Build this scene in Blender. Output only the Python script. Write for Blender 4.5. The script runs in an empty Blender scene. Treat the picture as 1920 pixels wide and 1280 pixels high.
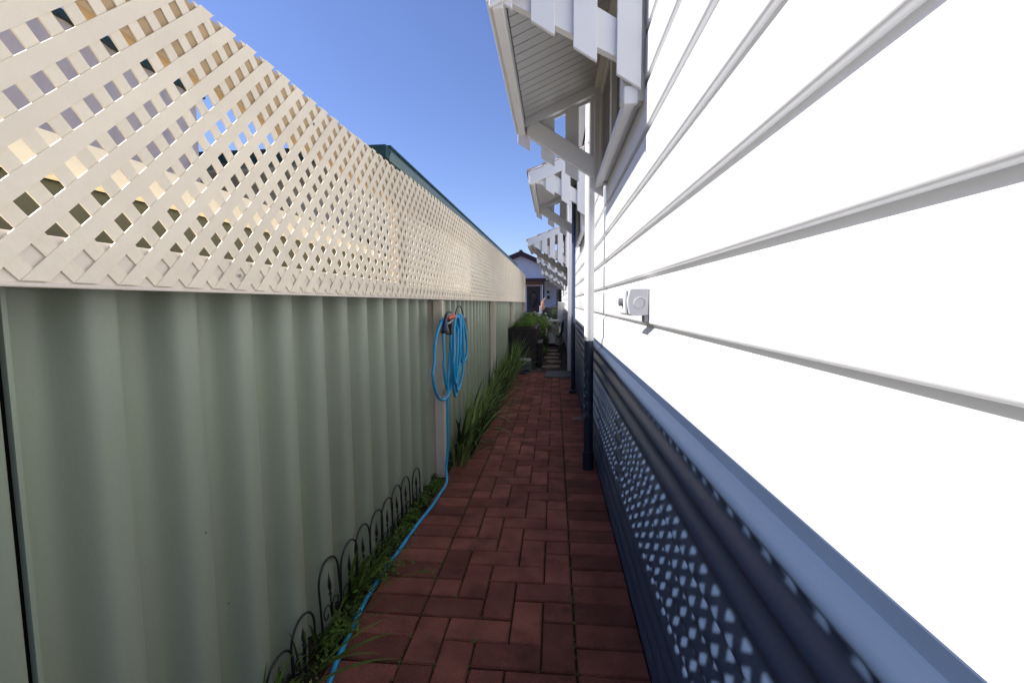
import bpy, bmesh, math, random
from mathutils import Vector, Matrix, noise
random.seed(7)
sc = bpy.context.scene
COL = sc.collection
# ---------------------------------------------------------------- camera
H = 1.1
cam_d = bpy.data.cameras.new("camera")
cam_d.sensor_width = 36.0
cam_d.lens = 16.0
cam_d.clip_start = 0.02
cam_d.clip_end = 2000
cam = bpy.data.objects.new("camera", cam_d)
COL.objects.link(cam)
Rm = Matrix(((0.9956, -0.0010, 0.0933), (0.0930, 0.0837, -0.9921), (-0.0068, 0.9965, 0.0835)))
cam.matrix_world = Matrix.Translation((0, 0, H)) @ Rm.to_4x4()
sc.camera = cam
# ---------------------------------------------------------------- light
SUN_EL = math.radians(43.3)
w = bpy.data.worlds.new("World"); sc.world = w; w.use_nodes = True
nt = w.node_tree
bg = nt.nodes["Background"]
sky = nt.nodes.new("ShaderNodeTexSky")
sky.sky_type = 'NISHITA'; sky.sun_disc = False
sky.sun_elevation = SUN_EL
sky.sun_rotation = math.radians(-90)
sky.altitude = 0; sky.air_density = 1.0; sky.dust_density = 0.3; sky.ozone_density = 3.0
tint = nt.nodes.new("ShaderNodeMix"); tint.data_type = 'RGBA'; tint.blend_type = 'MULTIPLY'; tint.inputs[0].default_value = 1.0
tint.inputs[7].default_value = (0.98, 0.96, 1.24, 1)      # the deep violet-leaning blue of a clear dry sky
nt.links.new(sky.outputs[0], tint.inputs[6]); nt.links.new(tint.outputs[2], bg.inputs[0]); bg.inputs[1].default_value = 0.088
sd = bpy.data.lights.new("sun", 'SUN'); sd.energy = 4.9; sd.angle = math.radians(0.4); sd.color = (1.0, 0.96, 0.9)
sun = bpy.data.objects.new("sun", sd); COL.objects.link(sun)
sdir = Vector((math.cos(SUN_EL), 0.0, -math.sin(SUN_EL)))
sun.rotation_euler = sdir.to_track_quat('-Z', 'Y').to_euler()
sun.location = (-8, 0, 10)
sc.view_settings.view_transform = 'Standard'; sc.view_settings.look = 'None'
sc.view_settings.exposure = 0.75; sc.view_settings.gamma = 1.0; sc.view_settings.use_curve_mapping = False

# ---------------------------------------------------------------- materials
def mat(name, col, rough=0.6, var=0.12, nscale=8.0, bump=0.0, bscale=60.0, spec=0.5, metal=0.0,
        island=0.0, stain=None, stain_scale=3.0, stain_lo=0.55, stain_hi=0.75, stretch=(1, 1, 1), coat=0.0, fine=0.0, trans=0.0):
    m = bpy.data.materials.new(name); m.use_nodes = True
    n = m.node_tree; b = n.nodes["Principled BSDF"]; L = n.links
    b.inputs["Roughness"].default_value = rough
    b.inputs["Specular IOR Level"].default_value = spec
    b.inputs["Metallic"].default_value = metal
    b.inputs["Coat Weight"].default_value = coat
    tc = n.nodes.new("ShaderNodeTexCoord"); mp = n.nodes.new("ShaderNodeMapping")
    L.new(tc.outputs["Object"], mp.inputs[0]); mp.inputs["Scale"].default_value = stretch
    nz = n.nodes.new("ShaderNodeTexNoise"); nz.inputs["Scale"].default_value = nscale
    nz.inputs["Detail"].default_value = 6; L.new(mp.outputs[0], nz.inputs[0])
    mr = n.nodes.new("ShaderNodeMapRange"); mr.inputs[1].default_value = 0.3; mr.inputs[2].default_value = 0.7
    mr.inputs[3].default_value = 1 - var; mr.inputs[4].default_value = 1 + var
    L.new(nz.outputs[0], mr.inputs[0])
    val = mr.outputs[0]
    def mul(a, bb):
        k = n.nodes.new("ShaderNodeMath"); k.operation = 'MULTIPLY'; L.new(a, k.inputs[0]); L.new(bb, k.inputs[1]); return k.outputs[0]
    if fine:
        n2 = n.nodes.new("ShaderNodeTexNoise"); n2.inputs["Scale"].default_value = bscale * 2; n2.inputs["Detail"].default_value = 3
        L.new(mp.outputs[0], n2.inputs[0])
        m2 = n.nodes.new("ShaderNodeMapRange"); m2.inputs[1].default_value = 0.3; m2.inputs[2].default_value = 0.7
        m2.inputs[3].default_value = 1 - fine; m2.inputs[4].default_value = 1 + fine
        L.new(n2.outputs[0], m2.inputs[0]); val = mul(val, m2.outputs[0])
    if island:
        g = n.nodes.new("ShaderNodeNewGeometry")
        m3 = n.nodes.new("ShaderNodeMapRange"); m3.inputs[3].default_value = 1 - island; m3.inputs[4].default_value = 1 + island
        L.new(g.outputs["Random Per Island"], m3.inputs[0]); val = mul(val, m3.outputs[0])
    vm = n.nodes.new("ShaderNodeVectorMath"); vm.operation = 'SCALE'; vm.inputs[0].default_value = col
    L.new(val, vm.inputs["Scale"])
    out = vm.outputs[0]
    if stain:
        n4 = n.nodes.new("ShaderNodeTexNoise"); n4.inputs["Scale"].default_value = stain_scale; n4.inputs["Detail"].default_value = 8
        n4.inputs["Roughness"].default_value = 0.65
        L.new(mp.outputs[0], n4.inputs[0])
        m4 = n.nodes.new("ShaderNodeMapRange"); m4.inputs[1].default_value = stain_lo; m4.inputs[2].default_value = stain_hi
        L.new(n4.outputs[0], m4.inputs[0])
        mx = n.nodes.new("ShaderNodeMix"); mx.data_type = 'RGBA'
        L.new(m4.outputs[0], mx.inputs[0]); L.new(out, mx.inputs[6]); mx.inputs[7].default_value = (*stain, 1)
        out = mx.outputs[2]
    L.new(out, b.inputs["Base Color"])
    if bump:
        n5 = n.nodes.new("ShaderNodeTexNoise"); n5.inputs["Scale"].default_value = bscale; n5.inputs["Detail"].default_value = 4
        L.new(mp.outputs[0], n5.inputs[0])
        bp = n.nodes.new("ShaderNodeBump"); bp.inputs["Strength"].default_value = bump; bp.inputs["Distance"].default_value = 0.01
        L.new(n5.outputs[0], bp.inputs["Height"]); L.new(bp.outputs[0], b.inputs["Normal"])
    if trans:
        t = n.nodes.new("ShaderNodeBsdfTranslucent"); L.new(out, t.inputs[0])
        ms = n.nodes.new("ShaderNodeMixShader"); ms.inputs[0].default_value = trans
        L.new(b.outputs[0], ms.inputs[1]); L.new(t.outputs[0], ms.inputs[2])
        L.new(ms.outputs[0], n.nodes["Material Output"].inputs[0])
    return m

M = {}
M['board'] = mat('white_board_paint', (0.68, 0.685, 0.70), 0.4, 0.015, 3, 0.03, 12, 0.4, stain=(0.7, 0.7, 0.69), stain_scale=1.7, stain_lo=0.6, stain_hi=0.85)
M['trim'] = mat('white_trim_paint', (0.78, 0.78, 0.78), 0.4, 0.03, 5, 0.02, 40, 0.4)
M['frame'] = mat('grey_white_frame', (0.62, 0.60, 0.56), 0.45, 0.04, 5)
M['navy'] = mat('navy_metal_paint', (0.040, 0.062, 0.116), 0.32, 0.08, 5, 0.02, 30, 0.32, stretch=(1, .3, 1))
M['navylit'] = mat('navy_pipe_sunlit', (0.085, 0.125, 0.235), 0.4, 0.05, 5)  # lighter navy: sunlight on the upper pipe put into the colour
M['navyband'] = mat('navy_flashing_paint', (0.040, 0.062, 0.118), 0.5, 0.08, 5, 0.02, 30, 0.3)
M['navyflat'] = mat('navy_flat_paint', (0.018, 0.028, 0.052), 0.4, 0.08, 5, 0.02, 30, 0.5)
M['lattice'] = mat('cream_vinyl_lattice', (0.88, 0.79, 0.625), 0.5, 0.05, 6, 0.25, 40, 0.35, stretch=(1, 1, 1), island=0.03, stain=(0.6, 0.53, 0.44), stain_scale=5, stain_lo=0.62, stain_hi=0.8)
M['rail'] = mat('cream_steel', (0.80, 0.71, 0.60), 0.45, 0.05, 6)
M['backing'] = mat('tan_batten', (0.50, 0.36, 0.20), 0.7, 0.12, 12)
M['post'] = mat('cream_post_steel', (0.74, 0.67, 0.55), 0.5, 0.06, 6, 0.02, 80)
M['sheet'] = mat('sage_green_sheet', (0.305, 0.350, 0.262), 0.4, 0.05, 2.5, 0.012, 120, 0.5, stretch=(1, 1, .3), fine=0.02, stain=(0.20, 0.215, 0.15), stain_scale=1.6, stain_lo=0.54, stain_hi=0.9)
M['paver'] = mat('red_paver', (0.235, 0.083, 0.060), 0.85, 0.25, 9, 0.9, 220, 0.25, island=0.30, fine=0.2, stain=(0.055, 0.028, 0.022), stain_scale=5, stain_lo=0.54, stain_hi=0.80)
M['dirt'] = mat('dark_dirt', (0.035, 0.024, 0.016), 0.95, 0.35, 25, 0.8, 90, 0.2, stain=(0.02, 0.03, 0.01), stain_scale=9)
M['yard'] = mat('yard_soil', (0.10, 0.075, 0.05), 0.95, 0.3, 6, 0.6, 60, 0.2, stain=(0.06, 0.07, 0.03), stain_scale=1.2)
M['gravel'] = mat('brown_gravel', (0.13, 0.10, 0.085), 0.9, 0.25, 20, 0.3, 150, 0.25, island=0.6)
M['stone'] = mat('pale_sandstone', (0.19, 0.155, 0.11), 0.9, 0.2, 9, 0.6, 60, 0.2, stain=(0.10, 0.08, 0.05), stain_scale=7)
M['hose'] = mat('blue_hose_rubber', (0.016, 0.34, 0.64), 0.35, 0.08, 10, spec=0.5)
M['black'] = mat('black_plastic', (0.012, 0.012, 0.014), 0.5, 0.1, 20)
M['wire'] = mat('black_wire', (0.012, 0.011, 0.014), 0.45, 0.2, 40)
M['bluepl'] = mat('dark_blue_plastic', (0.02, 0.035, 0.11), 0.4, 0.1, 20)
M['orange'] = mat('orange_red_plastic', (0.55, 0.09, 0.04), 0.45, 0.1, 20)
M['grey'] = mat('grey_plastic', (0.30, 0.31, 0.33), 0.5, 0.1, 20)
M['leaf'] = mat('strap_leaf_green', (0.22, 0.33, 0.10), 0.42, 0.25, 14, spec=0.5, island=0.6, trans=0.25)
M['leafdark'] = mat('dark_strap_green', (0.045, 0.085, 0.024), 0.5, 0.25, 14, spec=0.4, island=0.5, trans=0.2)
M['weed'] = mat('fresh_weed_green', (0.105, 0.165, 0.030), 0.55, 0.25, 14, spec=0.35, island=0.4, trans=0.3)
M['herb'] = mat('bright_herb_green', (0.10, 0.20, 0.025), 0.55, 0.25, 14, spec=0.3, island=0.4, trans=0.3)
M['hedge'] = mat('grey_green_hedge', (0.055, 0.078, 0.035), 0.6, 0.25, 14, spec=0.3, island=0.5, trans=0.2)
M['straw'] = mat('dry_straw', (0.28, 0.22, 0.12), 0.8, 0.2, 14, island=0.3)
M['petal'] = mat('white_petal', (0.8, 0.82, 0.78), 0.6, 0.05, 10)
M['stem'] = mat('brown_stem', (0.08, 0.06, 0.035), 0.8, 0.2, 20)
M['planter'] = mat('dark_brown_planter', (0.020, 0.014, 0.016), 0.6, 0.2, 10)
M['ac'] = mat('aged_cream_casing', (0.36, 0.35, 0.30), 0.55, 0.08, 6, stain=(0.2, 0.19, 0.15), stain_scale=4)
M['lid'] = mat('grey_white_lid', (0.5, 0.5, 0.5), 0.6, 0.15, 10, stain=(0.2, 0.19, 0.17), stain_scale=9)
M['boxgrey'] = mat('white_grey_box', (0.66, 0.66, 0.67), 0.4, 0.03, 5)
M['gutter'] = mat('green_gutter_bounce_lit', (0.09, 0.17, 0.165), 0.4, 0.08, 5)  # paler teal: bounce light on the gutter face put into the colour
M['gutterd'] = mat('dark_green_paint', (0.014, 0.055, 0.045), 0.5, 0.08, 5)
M['nwall'] = mat('neighbour_render', (0.62, 0.60, 0.56), 0.8, 0.08, 3, 0.2, 60)
M['shed'] = mat('lilac_grey_sheet', (0.72, 0.63, 0.58), 0.5, 0.05, 3)
M['olive'] = mat('olive_fence_paint', (0.07, 0.075, 0.045), 0.6, 0.1, 4)
M['tank'] = mat('cream_tank', (0.80, 0.68, 0.42), 0.55, 0.05, 4)
M['dark'] = mat('dark_room', (0.012, 0.012, 0.013), 0.8, 0.2, 4)
M['slot'] = mat('unlit_slot', (0.004, 0.004, 0.004), 0.95, 0.1, 5, spec=0.05)  # near-black colour paints the shade inside the fence gap
M['glass'] = mat('dark_window_glass', (0.02, 0.022, 0.026), 0.05, 0.05, 3, spec=0.8)
M['tile'] = mat('brown_roof_tile', (0.12, 0.085, 0.07), 0.8, 0.25, 12, 0.4, 60, island=0.3)
M['barge'] = mat('plum_fascia', (0.045, 0.022, 0.030), 0.6, 0.1, 5)
M['fwall'] = mat('far_white_wall', (0.62, 0.64, 0.70), 0.8, 0.04, 2)
M['pink'] = mat('pinkish_brick', (0.35, 0.24, 0.20), 0.85, 0.15, 20)
M['door'] = mat('dark_mauve_door', (0.05, 0.035, 0.045), 0.4, 0.15, 6)
M['lav'] = mat('lavender_trim', (0.62, 0.60, 0.74), 0.5, 0.05, 5)
M['mat'] = mat('grey_rubber_mat', (0.085, 0.082, 0.088), 0.85, 0.15, 30, 0.4, 120)
M['galv'] = mat('galvanised_grate', (0.25, 0.26, 0.28), 0.45, 0.1, 30, metal=0.6)
M['tan'] = mat('terracotta_tan', (0.45, 0.22, 0.12), 0.7, 0.1, 10)
M['soffit'] = mat('soffit_white', (0.60, 0.59, 0.57), 0.5, 0.03, 5)

# ---------------------------------------------------------------- mesh helpers
class MB:
    def __init__(s): s.v = []; s.f = []
    def add(s, vs, fs):
        o = len(s.v); s.v += [tuple(v) for v in vs]; s.f += [tuple(i + o for i in f) for f in fs]; return s
    def box(s, x0, x1, y0, y1, z0, z1):
        return s.add([(x0,y0,z0),(x1,y0,z0),(x1,y1,z0),(x0,y1,z0),(x0,y0,z1),(x1,y0,z1),(x1,y1,z1),(x0,y1,z1)],
                     [(0,3,2,1),(4,5,6,7),(0,1,5,4),(1,2,6,5),(2,3,7,6),(3,0,4,7)])
    def prism_y(s, poly, y0, y1, cap=True):          # poly: list of (x,z), any winding
        n = len(poly)
        vs = [(x, y0, z) for x, z in poly] + [(x, y1, z) for x, z in poly]
        fs = [(i, (i+1) % n, n + (i+1) % n, n + i) for i in range(n)]
        if cap: fs += [tuple(range(n))[::-1], tuple(range(n, 2*n))]
        return s.add(vs, fs)
    def prism_x(s, poly, x0, x1):                    # poly: (y,z)
        n = len(poly)
        vs = [(x0, y, z) for y, z in poly] + [(x1, y, z) for y, z in poly]
        fs = [(i, (i+1) % n, n + (i+1) % n, n + i) for i in range(n)] + [tuple(range(n))[::-1], tuple(range(n, 2*n))]
        return s.add(vs, fs)
    def prism_z(s, poly, z0, z1):
        n = len(poly)
        vs = [(x, y, z0) for x, y in poly] + [(x, y, z1) for x, y in poly]
        fs = [(i, (i+1) % n, n + (i+1) % n, n + i) for i in range(n)] + [tuple(range(n))[::-1], tuple(range(n, 2*n))]
        return s.add(vs, fs)
    def sweep(s, pts, rad, seg=8, closed=False):
        pts = [Vector(p) for p in pts]; n = len(pts)
        rs = rad if isinstance(rad, (list, tuple)) else [rad] * n
        vs = []; prev = None
        for i, p in enumerate(pts):
            if closed: t = pts[(i+1) % n] - pts[i-1]
            else: t = pts[min(i+1, n-1)] - pts[max(i-1, 0)]
            if t.length < 1e-9: t = Vector((0, 0, 1))
            t.normalize()
            if prev is None:
                a = Vector((0, 0, 1)) if abs(t.z) < .9 else Vector((1, 0, 0))
                u = t.cross(a).normalized()
            else:
                u = (prev - t * prev.dot(t))
                u = u.normalized() if u.length > 1e-6 else t.orthogonal().normalized()
            prev = u; vv = t.cross(u)
            for k in range(seg):
                an = 2 * math.pi * k / seg
                vs.append(p + (u * math.cos(an) + vv * math.sin(an)) * rs[i])
        fs = []
        for i in range(n if closed else n - 1):
            for k in range(seg):
                a = i * seg + k; b = i * seg + (k+1) % seg; j = (i+1) % n
                fs.append((a, b, j * seg + (k+1) % seg, j * seg + k))
        if not closed: fs += [tuple(range(seg))[::-1], tuple((n-1) * seg + k for k in range(seg))]
        return s.add(vs, fs)
    def lathe(s, c, prof, seg=24):                   # prof: (r,z)
        vs = []
        for r, z in prof:
            for k in range(seg):
                a = 2 * math.pi * k / seg
                vs.append((c[0] + r * math.cos(a), c[1] + r * math.sin(a), c[2] + z))
        fs = []
        for i in range(len(prof) - 1):
            for k in range(seg):
                fs.append((i*seg+k, i*seg+(k+1) % seg, (i+1)*seg+(k+1) % seg, (i+1)*seg+k))
        fs += [tuple(range(seg))[::-1], tuple((len(prof)-1)*seg + k for k in range(seg))]
        return s.add(vs, fs)
    def blade(s, base, az, L, lean, droop, wd, seg=6, fold=0.0):
        # a grass blade: rises leaning, then arches over
        d = Vector((math.cos(az), math.sin(az), 0)); side = Vector((-d.y, d.x, 0))
        p = Vector(base); an = math.radians(90) - lean; vs = []
        for i in range(seg + 1):
            t = i / seg
            wq = wd * (1 - t ** 2.2) * (0.55 + 0.45 * min(1, t * 4)) + 0.0004
            vs += [p - side * wq, p + side * wq]
            p = p + (d * math.cos(an) + Vector((0, 0, 1)) * math.sin(an)) * (L / seg)
            an -= droop / seg * (0.5 + t)
            if p.z < 0.012: p.z = 0.012
        return s.add(vs, [(2*i, 2*i+1, 2*i+3, 2*i+2) for i in range(seg)])
    def leaf(s, p, n, sz):
        n = Vector(n).normalized(); u = n.orthogonal().normalized()
        u = Matrix.Rotation(random.uniform(0, 6.28), 3, n) @ u; v = n.cross(u)
        p = Vector(p)
        return s.add([p - u*sz, p + v*sz*.5 + n*sz*.15, p + u*sz, p - v*sz*.5 + n*sz*.15], [(0, 1, 2, 3)])
    def build(s, name, m, parent=None, smooth=False, bevel=0.0, fixn=True):
        me = bpy.data.meshes.new(name); me.from_pydata(s.v, [], s.f); me.update()
        if fixn:
            bm = bmesh.new(); bm.from_mesh(me); bmesh.ops.recalc_face_normals(bm, faces=bm.faces); bm.to_mesh(me); bm.free()
        if smooth:
            for p in me.polygons: p.use_smooth = True
            if smooth != 'all':
                me.set_sharp_from_angle(angle=math.radians(40))
        o = bpy.data.objects.new(name, me); COL.objects.link(o); me.materials.append(m)
        if parent:
            o.parent = parent
            # parts are modelled in world coordinates; keep them there
            o.matrix_parent_inverse = Matrix.Translation(-world_loc(parent)) if parent.parent is None else Matrix.Identity(4)
        if bevel:
            b = o.modifiers.new("bevel", 'BEVEL'); b.width = bevel; b.segments = 2; b.limit_method = 'ANGLE'
        return o
def world_loc(o):
    return Vector(o.location)
def tag(o, label=None, cat=None, group=None, kind=None):
    if label: o['label'] = label
    if cat: o['category'] = cat
    if group: o['group'] = group
    if kind: o['kind'] = kind
    return o
def thing(name, label, cat, loc, group=None):
    o = bpy.data.objects.new(name, None); COL.objects.link(o); o.location = loc; o.empty_display_size = 0.1
    return tag(o, label, cat, group)

# ================================================================= GROUND
tag(MB().add([(-400,-400,-.06),(400,-400,-.06),(400,400,-.06),(-400,400,-.06)],[(0,1,2,3)]).build('ground', M['yard']), kind='structure')
tag(MB().box(-0.86, 0.33, -2.6, 7.35, -.05, -.014).build('path_bed', M['dirt']), kind='structure')
U = 0.1085
def paver(mb, x0, x1, y0, y1):
    g = 0.0030; c = 0.0045
    j = lambda a: random.uniform(-a, a)
    dz = j(.0013); t1 = j(.0008); t2 = j(.0008)
    x0 += g + j(.0007); x1 -= g + j(.0007); y0 += g + j(.0007); y1 -= g + j(.0007)
    def zz(x, y): return dz + t1 * (1 if x > (x0+x1)/2 else -1) + t2 * (1 if y > (y0+y1)/2 else -1)
    o = [(x0,y0),(x1,y0),(x1,y1),(x0,y1)]; i = [(x0+c,y0+c),(x1-c,y0+c),(x1-c,y1-c),(x0+c,y1-c)]
    vs = [(x,y,-.04) for x,y in o] + [(x,y,zz(x,y)-c) for x,y in o] + [(x,y,zz(x,y)) for x,y in i]
    fs = [(8,9,10,11)]
    for a in range(4):
        b = (a+1) % 4
        fs += [(a,b,4+b,4+a),(4+a,4+b,8+b,8+a)]
    mb.add(vs, fs)
pv = MB()
X0 = -0.475; Y0 = 1.604
jmin, jmax = -38, 52
for j in range(jmin, jmax):
    y = Y0 + j * U
    y2 = y + U
    paver(pv, 0.068, 0.068 + 2*U, y, y2)
    paver(pv, X0 - 2*U, X0, y, y2)
    for i in range(-1, 5):
        k = (i + j) % 4
        if k == 3:
            a = max(i, 0); b = min(i + 2, 5)
            if b > a: paver(pv, X0 + a*U, X0 + b*U, y, y2)
        if k == 1 and i >= 0:
            paver(pv, X0 + i*U, X0 + (i+1)*U, y, y2 + U if j < jmax - 1 else y2)
tag(pv.build('brick_path', M['paver'], fixn=False), kind='structure')
# joint weeds / moss tufts
ms = MB()
for _ in range(2600):
    i = random.choice([0, 0, 1, 2, 5, 5]); x = X0 + i*U + random.uniform(-.004, .004) if random.random() < .7 else random.uniform(-.69, .28)
    y = random.uniform(.9, 6.5) if random.random() < .5 else Y0 + random.randint(-5, 40) * U + random.uniform(-.004, .004)
    for q in range(3):
        ms.leaf((x + random.uniform(-.004,.004), y + random.uniform(-.006,.006), random.uniform(-.003, .005)), (random.uniform(-1,1), random.uniform(-1,1), 1.2), random.uniform(.0015, .004))
tag(ms.build('moss', M['weed'], fixn=False), kind='stuff')
# gravel bed
tag(MB().box(-0.86, 0.30, 7.352, 13.0, -.05, -.02).build('gravel_bed', M['dirt']), kind='structure')
gv = MB()
for _ in range(7000):
    y = 7.37 + random.random() ** 1.5 * 5.5; x = random.uniform(-.84, .27); r = random.uniform(.007, .017)
    z = random.uniform(-.016, -.004)
    rot = Matrix.Rotation(random.uniform(0, 6.28), 3, Vector((random.random(), random.random(), random.random() + .1)).normalized())
    q = [rot @ Vector(v) for v in ((r,0,0),(-r,0,0),(0,r*.8,0),(0,-r*.8,0),(0,0,r*.6),(0,0,-r*.6))]
    gv.add([v + Vector((x,y,z)) for v in q], [(0,2,4),(2,1,4),(1,3,4),(3,0,4),(2,0,5),(1,2,5),(3,1,5),(0,3,5)])
tag(gv.build('gravel', M['gravel'], fixn=False), kind='stuff')
names = ['nearest sandstone stepping stone in the gravel, beyond the grey mat', 'second sandstone stepping stone in the gravel counting from the brick path',
         'middle one of the five sandstone stepping stones in the gravel', 'fourth sandstone stepping stone in the gravel counting from the brick path',
         'farthest sandstone stepping stone, beside the air conditioner']
for k, (y, x, a, b) in enumerate(((7.78, -.055, .17, .20), (8.5, -.02, .14, .17), (9.1, -.06, .15, .17), (9.75, -.03, .15, .18), (10.5, -.05, .15, .2))):
    mb = MB(); n = 14
    pol = []
    for q in range(n):
        an = 2*math.pi*q/n; rr = 1 + random.uniform(-.14, .1); pol.append((x + a*rr*math.cos(an), y + b*rr*math.sin(an)))
    mb.prism_z(pol, -.03, .018)
    o = mb.build('stepping_stone', M['stone'], bevel=.006)
    tag(o, names[k], 'stepping stone', 'sandstone stepping stones in the gravel')

# ================================================================= HOUSE ON THE RIGHT
house = thing('weatherboard_house', 'white weatherboard house with navy corrugated skirting and picketed window awnings', 'house', (0.32, 3, 0))
XW = 0.315; PITCH = 0.1705; ZB = [1.026 + PITCH * k for k in range(0, 12)]
prof = []
top = 2.82
def board_profile(dx=0.0):
    p = [(XW, top)]
    for z0 in reversed(ZB):
        if z0 + .01 > top: continue
        p += [(XW, z0 + .0065), (XW + .0012, z0 + .003), (XW + .0045, z0 + .0005), (XW + .008, z0), (XW + .017, z0 + .0005),
              (XW + .018, z0 - .0135), (XW, z0 - .032)]
    p += [(XW, .874), (XW - .008, .866), (XW - .009, .812), (XW + .02, .812)]
    return p
bp_ = board_profile()
def strip_profile(mb, prof, y0, y1, n=1):
    m_ = len(prof)
    for k in range(n + 1):
        y = y0 + (y1 - y0) * k / n
        mb.v += [(x, y, z) for x, z in prof]
    for k in range(n):
        for i in range(m_ - 1):
            a = k*m_ + i
            mb.f.append((a, a + 1, a + 1 + m_, a + m_))
JOINTS = [-.45, 3.62, 9.1, 15.2, 21.0]  # wall cut short behind the camera to weaken its bounce on the fence ribs
for a, b in zip(JOINTS[:-1], JOINTS[1:]):
    mb = MB(); strip_profile(mb, bp_, a + .0018, b - .0018)
    # returns at the ends so that the joint reads as a real gap
    o = mb.build('weatherboard_cladding', M['board'], house, smooth=True)
MB().box(XW + .026, XW + .06, -.44, 21, .0, top).build('wall_core', M['dark'], house)
# roof and gutter of this house, above the frame
rf = MB().prism_y([(.16, 2.93), (.16, 2.96), (4.4, 4.5), (8.6, 2.96), (8.6, 2.93), (4.4, 4.44)], -.7, 21.2).build('roof', M['tile'], house)
MB().box(XW + .08, 8.4, -.43, 20.9, 0, 2.9).build('wall', M['board'], house)
MB().prism_y([(.17, 2.83), (.15, 2.90), (.15, 2.935), (.30, 2.935), (.30, 2.83)], -.7, 21.2).build('gutter', M['trim'], house)
# skirting: corrugated sheets with horizontal ribs
sk = []
z = .8105
sk += [(.312, .808), (.300, .806)]
N = 16
MB().box(.3035, .312, -.45, 21, .8050, .830).build('flashing', M['navyband'], house)
zc = .777; P = .0765
zz_ = zc + P * .34
while zz_ > -.05:
    ph = 2 * math.pi * (zz_ - zc) / P
    sk.append((.2925 - .0115 * math.cos(ph), zz_)); zz_ -= P / N
for a, b in ((-.45, 3.6), (3.604, 9.0), (9.004, 21.0)):
    mb = MB(); strip_profile(mb, sk, a, b, 1); mb.build('skirting', M['navy'], house, smooth='all')
# downpipes
def downpipe(x, y, r, zt, zsplit, mtop, mbot, foot=0.12):
    zt0 = zt
    o = MB().sweep([(x, y, zsplit), (x, y, zt - .06), (x + .01, y, zt - .02), (x + .05, y, zt)], r, 20).build('downpipe', mtop, house, smooth=True)
    d = MB().sweep([(x, y, .06), (x, y, zsplit + .001)], r * 1.01, 20)
    d.sweep([(x, y, .0), (x, y, foot)], r * 1.22, 20)
    d.build('downpipe_lower', mbot, house, smooth=True)
    for zz in (.52, 2.1):
        s_ = MB()
        s_.sweep([(x, y, zz - .008), (x, y, zz + .008)], r * 1.08, 20)
        s_.build('pipe_bracket', mbot if zz < .9 else mtop, house, smooth=True)
downpipe(.222, 2.985, .0305, 2.86, .855, M['trim'], M['navyflat'])
downpipe(.226, 5.60, .024, 2.86, .86, M['navylit'], M['navyflat'], .10)  # navy all over; sunlit top and shaded foot come from two tones
# square white downpipe standing at the end of the brick path
MB().box(.208, .266, 7.37, 7.43, 0.0, 2.86).build('downpipe', M['trim'], house, bevel=.006)
MB().box(.175, .262, 5.53, 5.62, 0, .035).build('pipe_shoe', M['navyflat'], house, bevel=.008)

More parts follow.
